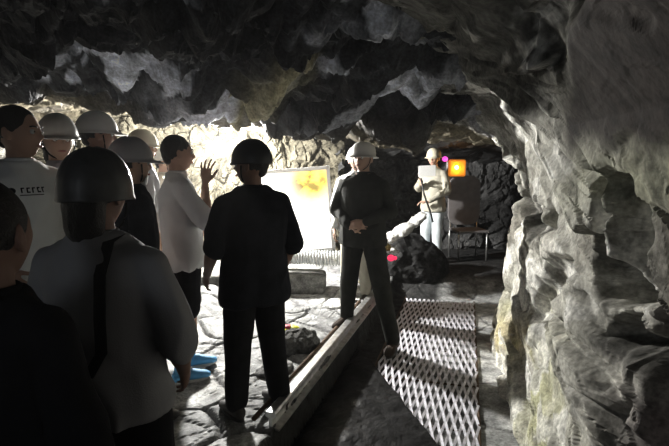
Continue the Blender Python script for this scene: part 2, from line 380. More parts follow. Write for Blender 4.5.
# edge between the raised stone floor on the left and the sunken track on the right
E0, E1 = G(283, 418, .0), G(379, 296, .0)
ed = (E1-E0).normalized(); en = Vector((ed.y, -ed.x, 0))      # en points right, into the track
TZ = -.22
def edge_d(X, Y): return (X-E0.x)*en.x + (Y-E0.y)*en.y
def floor():
    nu, nv = 560, 620
    x = np.linspace(-5, 4.2, nu); y = np.linspace(-1.6, 10, nv)
    X, Y = np.meshgrid(x, y, indexing='ij')
    pts = np.stack([X, Y, np.zeros_like(X)], -1).reshape(-1, 3)
    w = warp(pts, .25, 1.8, 61)
    f1, e1 = facet(w*np.array([1.9, 1.9, 0])+.5, 63, .5, .5); f2, e2 = facet(w*np.array([6, 6, 0])+.5, 66, .7, .5)
    h = .028*f1 - .03*np.exp(-(e1/.05)**2) + .012*f2 - .008*np.exp(-(e2/.06)**2) + .012*fbm(pts*5, 4, 64)
    h = h + .10*ss(-pts[:, 0], 1.2, 1.45)*ss(pts[:, 1], 1.7, 2.1)
    d = edge_d(pts[:, 0], pts[:, 1])
    tr = ss(d, -.01, .05)
    z = h*(1-tr) + tr*(TZ*(1-ss(pts[:, 1], 6.3, 6.9)) + .25*h)
    pts[:, 2] = z
    c = np.tile(np.array([.28, .285, .28]), (len(pts), 1)); k = fbm(pts*2.2, 4, 68)
    c = mix(c, (.2, .2, .2), ss(-k, .05, .35)); c = mix(c, (.6, .6, .58), ss(k, .1, .4)); c = mix(c, (.1, .1, .1), np.exp(-(e1/.06)**2)*.7)
    # shade beside the rail painted black into the floor, pale concrete under the mat and on to the wall
    shade_band = ss(d, -.03, .0)*(1-ss(d, .55, .7)); c = mix(c, (.02, .02, .02), shade_band*.95)
    far = tr*(1-ss(d, .0, 1.3))*0
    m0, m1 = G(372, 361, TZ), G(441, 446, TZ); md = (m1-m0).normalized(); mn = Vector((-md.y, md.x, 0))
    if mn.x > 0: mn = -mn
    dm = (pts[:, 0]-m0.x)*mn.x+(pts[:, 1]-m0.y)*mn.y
    shadow_heap = ss(dm + .03*fbm(pts*6, 3, 71), -.01, .06)*ss(d, -.02, .1)
    pts[:, 2] = np.where(shadow_heap > 0, np.maximum(pts[:, 2], TZ-.02+.075*shadow_heap+.02*fbm(pts*9, 4, 72)*shadow_heap), pts[:, 2])
    c = mix(c, (.012, .012, .012), shadow_heap)  # low black heap added where the walkway lies in shadow
    right = ss(d, 1.45, 1.6); c = mix(c, (.27, .27, .25), right*.8)
    c = mix(c, (.03, .03, .03), ss(pts[:, 1], 6.5, 6.9)*ss(pts[:, 0], .3, .5))  # floor beyond the walkway painted dark to stand for missing light
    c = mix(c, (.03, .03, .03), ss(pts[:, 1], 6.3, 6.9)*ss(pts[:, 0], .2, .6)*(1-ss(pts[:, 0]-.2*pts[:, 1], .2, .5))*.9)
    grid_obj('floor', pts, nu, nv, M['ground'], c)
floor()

# ------------------------------------------------------------------ people
def head_mb(mb, c, yaw, k=1.0, pitch=0.0):
    """a head with jaw, brow, eye sockets, nose, lips, chin and ears, looking along local +y turned by yaw"""
    n, m = 40, 30
    V = []
    for j in range(m+1):
        t = math.pi*j/m; t = min(max(t, .03), math.pi-.03)
        for i in range(n):
            a = 2*math.pi*i/n
            x, y, z = math.sin(t)*math.sin(a), math.sin(t)*math.cos(a), -math.cos(t)
            X = x*.078; Yy = y*.098; Z = z*.118
            if z < 0: X *= 1-.38*(-z)**1.5; Yy = Yy*(1-.18*(-z)) + .022*(-z)*(1 if y > 0 else 0.4)
            if y < 0 and z < -.2: Yy *= 1-.35*(-z-.2)
            if y > 0:
                fx = X/.078; fz = Z/.118
                def g(cx, cz, sx, sz): return math.exp(-((fx-cx)/sx)**2-((fz-cz)/sz)**2)
                Yy += .006*g(0, .22, .7, .1)                                   # brow
                Yy -= .012*(g(.38, .05, .2, .13)+g(-.38, .05, .2, .13))        # sockets
                Yy += .024*g(0, -.2, .13, .12) + .012*g(0, -.02, .1, .2)       # nose
                Yy += .008*g(0, -.5, .3, .06) + .006*g(0, -.6, .28, .05)       # lips
                Yy += .010*g(0, -.85, .35, .13)                                # chin
                Yy += .006*(g(.55, -.15, .2, .15)+g(-.55, -.15, .2, .15))      # cheeks
            V.append(Vector((X, Yy, Z))*k)
    Fc = []
    for j in range(m):
        for i in range(n): Fc.append((j*n+i, j*n+(i+1) % n, (j+1)*n+(i+1) % n, (j+1)*n+i))
    Fc.append(tuple(range(n-1, -1, -1))); Fc.append(tuple(m*n+i for i in range(n)))
    Rm = Matrix.Rotation(yaw, 3, 'Z') @ Matrix.Rotation(pitch, 3, 'X')
    mb.add([Rm @ v + Vector(c) for v in V], [q[::-1] for q in Fc])
    for sx in (-1, 1):     # ears
        cc = Vector(c)+Rm @ (Vector((sx*.078, -.005, -.005))*k)
        U = Rm @ Vector((.004*sx, -.016, 0)); W = Rm @ Vector((0, -.004, .032)); d = Rm @ Vector((sx*.012, -.006, 0))
        mb.loft([(cc-d, U*.7, W*.7), (cc, U, W), (cc+d*.7, U*1.1, W*1.1), (cc+d, U*.8, W*.9)], 14)
    return Rm
def hand_mb(mb, wrist, d, pn, thumb_side, k=1.0, curl=.5, spread=.12):
    """palm, four unequal jointed fingers and a thumb. d: along the hand, pn: palm normal (palm side)"""
    d = Vector(d).normalized(); pn = Vector(pn); pn = (pn-d*pn.dot(d)).normalized(); t = d.cross(pn)*thumb_side
    w = Vector(wrist)
    R = []
    for q, wd, th in ((-.01, .024, .020), (.02, .030, .018), (.05, .040, .016), (.085, .041, .014), (.095, .036, .011)):
        R.append((w+d*q*k, t*wd*k, pn*th*k))
    mb.loft(R, 16)
    for i, (o, L) in enumerate(((.031, .068), (.011, .078), (-.010, .072), (-.030, .056))):
        base = w+(d*.086+t*o)*k; dd = (d+t*spread*(o/.03)).normalized(); cu = curl*(1+.12*i)
        pr = base-dd*.015*k; r = .0088*k
        for s_, fr_ in enumerate((.45, .31, .24)):
            ang = cu*(.6+.35*s_)
            dd = (dd*math.cos(ang)+pn*math.sin(ang)).normalized()
            nx = (base if s_ == 0 else pr)+dd*L*fr_*k*1.15
            mb.limb(pr, nx, r, r*.9, 10); pr = nx; r *= .9
    th0 = w+(d*.02+t*.026)*k; a1 = (d*.75+t*.75+pn*.25).normalized(); p1 = th0+a1*.042*k
    a2 = (d*.9+t*.35+pn*.35).normalized(); p2 = p1+a2*.03*k; p3 = p2+(a2+pn*.25).normalized()*.024*k
    mb.limb(th0, p1, .014*k, .0115*k, 10); mb.limb(p1, p2, .0115*k, .0095*k, 10); mb.limb(p2, p3, .0095*k, .0078*k, 10)

def helmet(parent, c, Rm, material, k=1.0, brim=.045, side=.012, tall=1.0, flat=0.0, strap=True, tilt=0.0, drop=0.0):
    c = Vector(c)-Rm @ Vector((0, 0, drop))
    Rt = Rm @ Matrix.Rotation(tilt, 3, 'X')
    n, m = 44, 16
    V = []
    def prof(a, r, z):    # a measured from the front
        return Rt @ (Vector((math.sin(a)*.110*r, math.cos(a)*.132*r-.006, z))*k) + Vector(c)
    rows = []
    for j in range(m+1):
        t = j/m*math.pi/2
        e = 1-flat*.55
        r = math.sin(t)**e*(1-flat*.12*math.cos(t)); z = .135*tall*math.cos(t)**e
        rows.append((max(r, .02), z))
    for r, z in rows:
        for i in range(n):
            a = 2*math.pi*i/n
            rib = .004*max(0, 1-abs(math.sin(a))*7)*(1 if r > .1 else 0)+.002*max(0, 1-abs(abs(math.sin(a))-.35)*12)
            V.append(prof(a, r+rib*6*r, z+rib))
    def brow(extra, dz):
        for i in range(n):
            a = 2*math.pi*i/n
            f = max(0, math.cos(a))**2; b = side+brim*f
            b = b*extra
            s_ = 1+b/.13
            V.append(prof(a, s_, dz-.012*f*extra-.008*extra))
    brow(.25, -.003); brow(1, -.004); brow(1, -.010); brow(.0, -.012)
    for i in range(n):
        a = 2*math.pi*i/n; V.append(prof(a, .96, .02))
    for i in range(n):
        a = 2*math.pi*i/n; V.append(prof(a, .6, .1*tall))
    V.append(prof(0, 0.0, .128*tall)); 
    Fc = []
    rr = m+1+6
    for j in range(rr-1):
        for i in range(n): Fc.append((j*n+i, (j+1)*n+i, (j+1)*n+(i+1) % n, j*n+(i+1) % n))
    Fc.append(tuple(range(n)))
    L = (rr-1)*n
    for i in range(n): Fc.append((L+i, len(V)-1, L+(i+1) % n))
    o = mesh_obj('hard_hat', V, Fc, material, parent)
    if strap:
        mb = MB()
        pts = []
        for i in range(15):
            a = -1.15+2.3*i/14
            pts.append(Rm @ (Vector((math.sin(a*1.36)*.088, .03-.01*math.cos(a)+.02*math.cos(a*1.3), -.02-.115*math.cos(a*1.3)))*k)+Vector(c)+Rm @ Vector((0, 0, .0)))
        mb.tube(pts, .0045, 6); mb.build('chin_strap', M['strap'], o)
    return o

def person(label, group, x, y, face, H=1.72, z=0.0, feet=((-.11, 0), (.11, 0)), arms=None, lean=(0, 0), head=(0, 0), hat=None, hair=True,
           top='white', sleeve='short', bottom='black', legs='long', shoe='shoe_dark', build=1.0, hand=None, voxel=.006, body='skin', toes=(0, 0),
           hatkw={}, knees=None, seed=0, shirt_len=.84, hair_long=False, eyes=True):
    """face: world direction the body faces in degrees (0 = away from the camera, 90 = to the left, 180 = towards the camera)"""
    k = H/1.75
    root = empty('person', (x, y, z), math.radians(face)); tag(root, label, 'person', group)
    V3 = lambda a, b, c: Vector((a, b, c))*k
    lx, ly = lean
    def sp_(zz): t = max(0, (zz-.95)/.5); return lx*t, ly*t
    def ring(zz, rx, ry, e=0.0, oy=0.0):
        a, b = sp_(zz); return (V3(a, b+oy, zz), Vector((rx*build+e, 0, 0))*k, Vector((0, ry*build+e, 0))*k)
    ax, ay = sp_(1.42)
    sh = {-1: V3(ax-.165*build, ay, 1.375), 1: V3(ax+.165*build, ay, 1.375)}
    hx, hy = sp_(1.56)
    hc = V3(hx, hy+.015, 1.62)
    hips = {s: V3(.09*s, 0, .90) for s in (-1, 1)}
    feet = [tuple(f)+(0,)*(3-len(f)) for f in feet]
    ank = {-1: Vector(feet[0])+V3(0, 0, .085), 1: Vector(feet[1])+V3(0, 0, .085)}
    kn = {}
    for i, s in enumerate((-1, 1)):
        mid = (hips[s]+ank[s])/2
        fw = Vector((0, .025, 0))
        if knees: fw = Vector((knees[i][0], knees[i][1], 0))
        kn[s] = mid+fw+Vector((0, 0, .01))
    A = arms or {}
    arm = {}
    for i, s in enumerate((-1, 1)):
        e, w = A.get(s, ((s*.24, -.03, 1.12), (s*.24, .06, .87)))
        arm[s] = (V3(e[0]*1, e[1], e[2]), V3(w[0], w[1], w[2]))
    HN = hand or {}
    mb = MB()
    mb.loft([ring(.80, .10, .07), ring(.86, .145, .095), ring(.95, .155, .105), ring(1.08, .13, .095), ring(1.2, .145, .105), ring(1.33, .165, .11), ring(1.41, .15, .09), ring(1.46, .09, .065), ring(1.49, .06, .055)], 24)
    a_, b_ = sp_(1.42)
    mb.limb(V3(a_, b_, 1.42), V3(hx, hy, 1.57), .058*k, .052*k)
    Rm = head_mb(mb, hc, math.radians(head[0]), k, math.radians(head[1]))
    for s in (-1, 1):
        e, w = arm[s]
        mb.limb(V3(ax+s*.045, ay, 1.43), sh[s], .045*k, .046*k); mb.limb(sh[s], e, .049*k, .038*k, bulge=.004); mb.limb(e, w, .041*k, .026*k, bulge=.006*k)
        dflt = ((w-e).normalized()*1.0, Vector((-s, 0, 0)), .35, .05)
        hd, pn, cu, spd = HN.get(s, dflt)
        ts = 1 if (Vector(hd).cross(Vector(pn))).y >= 0 else -1
        if s in HN and len(HN[s]) > 3: pass
        hand_mb(mb, w+Vector(hd).normalized()*.02*k, hd, pn, ts, k, cu, spd)
        mb.limb(hips[s], kn[s], .078*k, .052*k, bulge=.006*k); mb.limb(kn[s], ank[s], .05*k, .034*k, bulge=.010*k)
        ti = math.radians(toes[0 if s == -1 else 1]); fd = Vector((math.sin(ti), math.cos(ti), 0))
        mb.limb(ank[s]-Vector((0, 0, .045))*k-fd*.02, ank[s]+fd*.13*k-Vector((0, 0, .055))*k, .032*k, .025*k)
    bo = mb.solid('body', M[body], root, voxel, 2)
    # eyes
    if eyes:
        for s in (-1, 1):
            ec = hc+Rm @ (Vector((s*.031, .083, .006))*k)
            q = MB(); q.sphere(ec, .0125*k, 14, 10); eo = q.build('eye', M['eye'], root)
            q = MB(); q.sphere(ec+Rm @ Vector((0, .0085*k, 0)), .0062*k, 10, 8); q.build('iris', M['iris'], eo)
            q = MB(); q.tube([hc+Rm @ (Vector((s*(.016+.011*i), .099-.0035*i*(i*.5), .027+.004*math.sin(i*1.0)))*k) for i in range(4)], .0035*k, 6)
            q.build('eyebrow', M['hair'], root)
        q = MB(); q.loft([(hc+Rm @ (Vector((xx, .1045-abs(xx)*.35, -.062))*k), Rm @ Vector((0, 0, hh*k)), Rm @ Vector((0, .004*k, 0))) for xx, hh in ((-.024, .001), (-.012, .006), (0, .0065), (.012, .006), (.024, .001))], 8)
        q.build('lips', M['lip'], root)
    # hair
    if hair:
        q = MB(); q.sphere((0, 0, 0), (.084*k, .098*k, .096*k), 30, 20)
        if hair_long: q.limb((0, -.045*k, -.02), (0, -.05*k, -.13*k), .078*k, .066*k, flat=.75)
        for sgn in (-1, 1): q.limb((sgn*.068*k, -.02*k, .0), (sgn*.07*k, -.012*k, -.045*k), .018*k, .010*k)
        q.limb((0, -.05*k, -.01), (0, -.045*k, -.07*k), .052*k, .038*k)
        q.v = [tuple(hc+Rm @ (Vector(v)+Vector((0, -.018, .034))*k)) for v in q.v]
        q.solid('hair', M['hair'], root, .006, 1, .004, 22, seed, (1, 1, .6))
    # shirt
    q = MB(); t_ = M[top]
    e = .022
    q.loft([ring(shirt_len-.02, .160, .115, e+.014), ring(shirt_len+.02, .166, .118, e+.014), ring(.98, .158, .112, e+.004), ring(1.10, .142, .105, e+.006), ring(1.2, .152, .11, e+.004), ring(1.33, .17, .115, e-.004), ring(1.41, .155, .09, e-.006), ring(1.455, .095, .065, e-.008), ring(1.485, .062, .055, .018)], 28)
    for s in (-1, 1):
        e_, w_ = arm[s]
        q.limb(V3(ax+s*.05, ay, 1.425), sh[s], .056*k, .060*k)
        if sleeve == 'short': q.limb(sh[s], sh[s].lerp(e_, .78), .060*k, .070*k, flat=.9)
        elif sleeve == 'elbow': q.limb(sh[s], sh[s].lerp(e_, .97), .060*k, .068*k)
        else:
            q.limb(sh[s], e_, .060*k, .055*k); q.limb(e_, e_.lerp(w_, .95), .056*k, .040*k)
    q.solid('jacket' if sleeve == 'long' else 'shirt', t_, root, .009, 3, .016, 6.0, seed+3, (1, 1, .55))
    # collar
    a_, b_ = sp_(1.49)
    q = MB(); R = []
    for zz, r in ((1.465, .074), (1.50, .066), (1.505, .060), (1.48, .057)):
        R.append((V3(a_, b_+.004, zz), Vector((r, 0, 0))*k, Vector((0, r*.95, 0))*k))
    q.loft(R, 24); q.build('collar', t_, root)
    # trousers
    q = MB(); bm_ = M[bottom]
    q.loft([ring(.80, .10, .08), ring(.85, .155, .105), ring(.93, .165, .115), ring(1.0, .152, .108), ring(1.02, .14, .10)], 24)
    for s in (-1, 1):
        if legs == 'short':
            q.limb(hips[s], hips[s].lerp(kn[s], .9), .098*k, .092*k)
        else:
            bl = max(1, build*.97); q.limb(hips[s], kn[s], .096*k*bl, .076*k*bl); q.limb(kn[s], kn[s].lerp(ank[s], .93), .075*k*bl, .06*k*bl)
    q.solid('shorts' if legs == 'short' else 'trousers', bm_, root, .010, 3, .008, 6, seed+9, (1, 1, .5))
    for s in (-1, 1):
        ti = math.radians(toes[0 if s == -1 else 1]); fd = Vector((math.sin(ti), math.cos(ti), 0)); sd = Vector((fd.y, -fd.x, 0)); up = Vector((0, 0, 1))
        b0 = Vector((ank[s].x, ank[s].y, ank[s].z-.085*k))
        q = MB()
        q.loft([(b0+fd*a*k+up*c_*k, sd*w_*k, up*h_*k) for a, c_, w_, h_ in ((-.075, .045, .018, .025), (-.06, .052, .036, .042), (-.02, .058, .041, .05), (.05, .055, .043, .045), (.11, .042, .047, .034), (.165, .034, .042, .026), (.195, .030, .022, .016))], 18)
        q.limb(b0+up*.06*k-fd*.012*k, b0+up*.11*k-fd*.012*k, .044*k, .046*k)
        so = q.build('shoe', M[shoe], root)
        q = MB()
        q.loft([(b0+fd*.055*k+up*zz*k, fd*.135*k, sd*.047*k) for zz in (.002, .008, .018, .021)], 24); q.build('sole', M['sole' if shoe == 'shoe_blue' else 'gloss_black'], so)
    if hat:
        kw = dict(hatkw); helmet(root, hc+Rm @ (Vector((0, 0, .030))*k), Rm, M[hat], k, **kw)
    return root, hc, Rm, arm

def at_head(px, py, Y, face, H):
    """floor position for a person whose head centre is seen at a pixel"""
    p = P(px, py, Y); return p.x, p.y
PPL = {}
# 1 nearest visitor, back to the camera
x, y = at_head(94, 180, 1.52, 0, 1.6); x += .03
PPL['near'] = person('nearest visitor, back turned, in dark scuffed hard hat and pale shirt with strap', None, x, y, -8, 1.61,
    hat='hel_dark', hair=True, hair_long=True, top='grey', sleeve='elbow', bottom='black', body='skin_dark', seed=1, build=1.02,
    arms={-1: ((-.27, -.02, 1.12), (-.25, .02, .86)), 1: ((.235, .0, 1.12), (.18, .15, .96))}, hatkw=dict(brim=.006, side=.002, strap=True, tall=1.15, drop=.028, flat=.3), head=(-6, 0), lean=(-.03, 0), shirt_len=.9, eyes=False)
root = PPL['near'][0]
q = MB(); q.tube([(.13, -.15, 1.40), (.115, -.165, 1.25), (.03, -.172, 1.05), (-.06, -.17, .98)], .004, 6)
q = MB()
sw = [(.04, .03, 1.375), (.042, -.06, 1.355), (.05, -.125, 1.27), (.058, -.150, 1.15), (.06, -.155, 1.05), (.02, -.165, .98)]
V = []
for p_ in sw:
    for dx in (-.017, .017):
        for dy in (-.003, .003): V.append((p_[0]+dx, p_[1]+dy, p_[2]))
Fc = []
for i in range(len(sw)-1):
    b = i*4
    Fc += [(b, b+2, b+6, b+4), (b+1, b+5, b+7, b+3), (b, b+4, b+5, b+1), (b+2, b+3, b+7, b+6)]
q.add(V, Fc); q.build('bag_strap', M['strap'], root)
bag = empty('sling_bag', (root.matrix_basis @ Vector((-.075, -.2, .93))), math.radians(-8))
tag(bag, 'dark sling bag at the waist, on the back of the nearest visitor', 'bag')
q = MB()
q.loft([((0, .01, -.22), (.09, 0, 0), (0, .03, 0)), ((0, 0, -.215), (.125, 0, 0), (0, .055, 0)), ((0, 0, -.1), (.13, 0, 0), (0, .07, 0)), ((0, 0, .03), (.125, 0, 0), (0, .062, 0)), ((0, .005, .11), (.11, 0, 0), (0, .05, 0)), ((0, .01, .15), (.08, 0, 0), (0, .03, 0)), ((0, .015, .16), (.03, 0, 0), (0, .012, 0))], 24)
q.build('bag_body', M['navy'], bag)
q = MB(); q.loft([((0, -.045, -.24), (.10, 0, 0), (0, .035, 0)), ((0, -.05, -.22), (.112, 0, 0), (0, .045, 0)), ((0, -.05, -.06), (.11, 0, 0), (0, .045, 0)), ((0, -.045, -.03), (.095, 0, 0), (0, .03, 0))], 20); q.build('bag_pocket', M['black'], bag)
q = MB(); q.tube([(-.09, -.098, -.055), (0, -.104, -.05), (.09, -.098, -.055)], .004, 6); q.build('zipper', M['metal_grey'], bag)

# 2 dark figure in the middle
x, y = at_head(249, 160, 3.0, 0, 1.7)
PPL['mid'] = person('dark silhouetted man in a black hard hat standing before the glaring lamp', None, x+.02, y, 40, 1.68, feet=((-.14, .02), (.15, -.03)),
    hat='hel_black', hair=True, top='navy', sleeve='elbow', bottom='black', body='skin_dark', seed=4, build=1.2, head=(35, 0), shirt_len=.78,
    arms={-1: ((-.27, .03, 1.12), (-.23, .20, .93)), 1: ((.27, -.03, 1.10), (.22, .08, .86))}, hatkw=dict(brim=.008, side=.001), legs='long')
# 3 guide
x, y = at_head(357, 166, 4.6, 0, 1.75)
PPL['guide'] = person('guide in a tall white hard hat and dark jacket astride the rail', None, x+.06, y, 158, 1.72, feet=((-.31, .02, -.19), (.16, .0)),
    hat='hel_white', hair=True, top='olive', sleeve='long', bottom='olive', body='skin', shoe='shoe_brown', seed=6, build=1.15, head=(-8, 4),
    arms={-1: ((-.27, -.01, 1.14), (-.10, .22, 1.06)), 1: ((.27, .0, 1.14), (.07, .21, 1.03))},
    hand={-1: ((1, .2, -.2), (0, -1, -.3), .5, .05), 1: ((-1, .25, .05), (0, -1, -.2), .6, .05)},
    hatkw=dict(brim=.055, side=.03, tall=.92, flat=.8), toes=(0, 20))
# 4 behind the guide
x, y = at_head(343, 164, 5.5, 0, 1.7)
person('visitor in a white shirt half hidden behind the guide', None, x+.15, y, 170, 1.70, hat='hel_white', top='white', sleeve='long', bottom='khaki', seed=8, hatkw=dict(brim=.03), head=(20, 0))
# 5 far standing worker
x, y = at_head(431, 152, 7.6, 0, 1.7)
PPL['miner'] = person('far figure in khaki and pale trousers holding up a white card beside the amber lamp', None, x+.05, y, 140, 1.72, hat='hel_cream', hatkw=dict(brim=.035, side=.02, flat=.3),
    top='khaki', sleeve='long', bottom='pale', seed=10, feet=((-.10, 0), (.10, .04)), head=(12, 0),
    arms={-1: ((-.25, .03, 1.14), (-.08, .28, .98)), 1: ((.25, .03, 1.16), (.10, .27, 1.22))},
    hand={-1: ((.8, .6, .0), (0, 0, -1), .6, .05), 1: ((-.6, .4, .7), (0, 1, 0), .7, .05)})
# 6 T-shirt man with raised hand
x, y = at_head(182, 149, 3.55, 0, 1.72)
PPL['tee'] = person('bare-headed man in a white T-shirt and black shorts raising a hand to his mouth', None, x-.02, y, -62, 1.76, hair=True, top='white', sleeve='elbow', bottom='black', legs='short', shoe='shoe_blue',
    seed=12, voxel=.005, lean=(0, -.02), head=(0, 0), build=.95, feet=((-.12, .05), (.12, -.06)),
    arms={-1: ((-.24, .02, 1.12), (-.20, .20, 1.02)), 1: ((.20, .12, 1.17), (.09, .15, 1.40))},
    hand={1: ((-.05, .1, 1), (1, .2, .1), .3, .34)})
# 7..11 group on the left
x, y = at_head(129, 162, 2.9, 0, 1.66)
PPL['h7'] = person('man in a light grey hard hat and dark shirt, pale mask below his chin', None, x, y, -50, 1.69, hat='hel_grey', top='navy', sleeve='elbow', seed=14, hatkw=dict(brim=.05, side=.014), shoe='shoe_dark')
x, y = at_head(96, 143, 3.55, 0, 1.72)
person('man in a scuffed white hard hat, his dark profile turned right', None, x, y, -62, 1.79, z=.10, hat='hel_white', top='navy', sleeve='elbow', seed=16, body='skin_dark', hatkw=dict(brim=.05, side=.014))
x, y = at_head(141, 140, 4.5, 0, 1.72)
person('visitor in a cream hard hat showing above the light grey hard hat', None, x, y, -60, 1.76, z=.06, hat='hel_cream', top='grey', sleeve='elbow', seed=18)
x, y = at_head(163, 165, 5.3, 0, 1.6)
person('shorter visitor whose white hard hat shows beside the T-shirt man', None, x, y, -75, 1.60, z=.08, hat='hel_white', top='cream', sleeve='elbow', seed=20, hatkw=dict(brim=.06, side=.02))
x, y = at_head(17, 134, 2.45, 0, 1.72)
PPL['left'] = person('dark-haired man in a white T-shirt with a dark chest print at the left edge', None, x, y, -120, 1.77, z=.08, hair=True, top='white', sleeve='elbow', bottom='navy', seed=22, body='skin', head=(30, 0), build=1.05,
    arms={-1: ((-.25, .0, 1.12), (-.2, .15, .95)), 1: ((.26, .02, 1.12), (.20, .18, 1.0))})
root = PPL['left'][0]
x, y = at_head(57, 134, 3.0, 0, 1.65)
PPL['woman'] = person('woman in a pale hard hat and light top behind the man with the chest print', None, x, y, -140, 1.74, z=.09, hat='hel_white', top='grey', sleeve='long', bottom='pale', seed=24, hair_long=True, build=.9, hatkw=dict(brim=.03))
# 12 short dark figure low at the left edge
x, y = at_head(-16, 240, 1.0, 0, 1.5)
PPL['short'] = person('short dark-haired visitor in black cut off by the lower left edge', None, x, y, -5, 1.56, hair=True, top='black', sleeve='long', bottom='black', body='skin_dark', seed=26, head=(0, 6), build=.85,
    arms={-1: ((-.2, .0, 1.12), (-.18, .1, .9)), 1: ((.2, .0, 1.12), (.17, .12, .9))}, eyes=False)

# ------------------------------------------------------------------ objects
# writing on chest: dark round mark and a short line of print (illegible in the photograph)
q = MB()
# handled below with the shirt
# display board
bd = empty('display_board', P(301, 285, 6.14), 0); bd.rotation_euler = (math.radians(-3), math.radians(-4), math.radians(4))
tag(bd, 'brightly lit display board in a white frame standing on the ledge', 'display board')
W2, Hb = .43, 1.02
m = bpy.data.materials.new('lit_poster'); m.use_nodes = True; nt = m.node_tree; b = nt.nodes['Principled BSDF']
tc = nt.nodes.new('ShaderNodeTexCoord'); no = nt.nodes.new('ShaderNodeTexNoise'); no.inputs['Scale'].default_value = 6; no.inputs['Detail'].default_value = 6
nt.links.new(tc.outputs['Object'], no.inputs['Vector'])
cr = nt.nodes.new('ShaderNodeValToRGB'); nt.links.new(no.outputs['Fac'], cr.inputs[0])
cr.color_ramp.elements[0].position = .38; cr.color_ramp.elements[0].color = (.30, .22, .05, 1)
cr.color_ramp.elements[1].position = .6; cr.color_ramp.elements[1].color = (.95, .62, .22, 1)
e2 = cr.color_ramp.elements.new(.5); e2.color = (.9, .72, .16, 1)
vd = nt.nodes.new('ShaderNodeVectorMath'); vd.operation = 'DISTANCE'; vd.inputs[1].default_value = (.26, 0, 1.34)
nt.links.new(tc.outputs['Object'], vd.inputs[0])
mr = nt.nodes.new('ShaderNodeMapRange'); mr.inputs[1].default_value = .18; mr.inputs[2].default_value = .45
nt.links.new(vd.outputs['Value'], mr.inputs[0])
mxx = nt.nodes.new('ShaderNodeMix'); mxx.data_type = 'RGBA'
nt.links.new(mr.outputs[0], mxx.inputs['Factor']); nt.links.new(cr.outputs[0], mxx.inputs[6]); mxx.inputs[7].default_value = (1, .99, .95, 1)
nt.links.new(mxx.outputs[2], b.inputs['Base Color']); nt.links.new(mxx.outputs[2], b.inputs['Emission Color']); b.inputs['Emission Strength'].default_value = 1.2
M['poster'] = m
z0 = .42
q = MB(); q.box((0, 0, z0+Hb/2), (W2, .012, Hb/2)); q.build('poster_panel', M['poster'], bd, False)
q = MB()
for sx in (-1, 1): q.box((sx*(W2+.015), 0, z0+Hb/2), (.022, .025, Hb/2+.03))
for sz in (0, 1): q.box((0, 0, z0+sz*Hb), (W2+.03, .025, .022))
q.build('frame', M['frame'], bd, False, .004)
for sx in (-1, 1):
    q = MB(); q.box((sx*(W2-.1), .03, z0/2+.12), (.02, .02, z0/2-.12)); q.build('leg', M['metal_grey'], bd, False)
# stone ledge
def block(name, c, h, material, amp=.02, seed=0, fr=4, rz=0, parent=None, sub=5, sphere=False, colour=(.3, .3, .29)):
    bm = bmesh.new()
    if sphere: bmesh.ops.create_icosphere(bm, subdivisions=sub, radius=1)
    else:
        bmesh.ops.create_cube(bm, size=2); bmesh.ops.subdivide_edges(bm, edges=bm.edges[:], cuts=22, use_grid_fill=True)
    co = np.array([v.co[:] for v in bm.verts]); 
    if not sphere: co = co/np.maximum(1, (np.abs(co)**8).sum(1)**(1/8))[:, None]*1.0
    n = co/np.linalg.norm(co, axis=1, keepdims=True)
    co = co*np.array(h); q_ = co*fr+seed*5.1
    f, e = facet(warp(q_, .2, 1, seed), seed, 1, .5)
    f2, e2_ = facet(q_*2.7, seed+5, 1, .5)
    co = co + n*(amp*(f+.4*f2)+amp*.3*fbm(q_*4, 3, seed))[:, None]
    for v, p_ in zip(bm.verts, co): v.co = p_
    me = bpy.data.meshes.new(name); bm.to_mesh(me); bm.free()
    a = me.attributes.new('mineral_shade', 'FLOAT_COLOR', 'POINT'); cc = np.ones((len(co), 4), np.float32)
    kk = ss(fbm(co*3+seed, 3, seed), -.3, .4)[:, None]; cc[:, :3] = np.array(colour)*(.6+.7*kk)
    a.data.foreach_set('color', cc.ravel())
    me.materials.append(material)
    o = link(bpy.data.objects.new(name, me), parent); o.location = c; o.rotation_euler = (0, 0, rz)
    return o
lg = P(285, 285, 5.95)
o = block('stone_ledge', (lg.x-.45, 5.97, .1), (.95, .21, .13), M['rock'], .02, 3, 3, 0, colour=(.16, .16, .15))
tag(o, 'long low stone ledge under the corrugated pipe and the display board', 'ledge')
# corrugated pipe
pp = P(316, 259, 5.86); Lp = 1.05
q = MB(); R = []
N = 150
for i in range(N+1):
    t = i/N; r = .085+.012*math.sin(t*2*math.pi*34)
    R.append((Vector((-Lp*.62+Lp*1.1*t, .02*math.sin(t*5), .01*math.sin(t*7))), Vector((0, 0, r)), Vector((0, r, 0))))
q.loft(R, 24)
o = q.build('corrugated_pipe', M['pipe']); o.location = (pp.x, pp.y-.0, pp.z+.02); tag(o, 'pale grey corrugated hose lying along the foot of the display board', 'pipe')

# mine lamp in the back left
lp = P(218, 147, 6.3)
la = empty('hanging_work_lamp', lp); tag(la, 'glaring bare work lamp hanging from the roof between the T-shirt man and the silhouetted man', 'lamp')
m = bpy.data.materials.new('hot_bulb'); m.use_nodes = True; b = m.node_tree.nodes['Principled BSDF']; b.inputs['Base Color'].default_value = (1, 1, 1, 1)
b.inputs['Emission Color'].default_value = (1, .98, .94, 1); b.inputs['Emission Strength'].default_value = 5600
q = MB(); q.sphere((0, 0, 0), (.075, .075, .085), 24, 16); q.build('bulb', m, la)
q = MB(); q.limb((0, 0, .09), (0, 0, .13), .03, .026); q.build('lamp_socket', M['strap'], la)
q = MB(); q.tube([(0, 0, .12), (.01, .01, .2), (0, .02, .36)], .006, 6); q.build('cord', M['strap'], la)

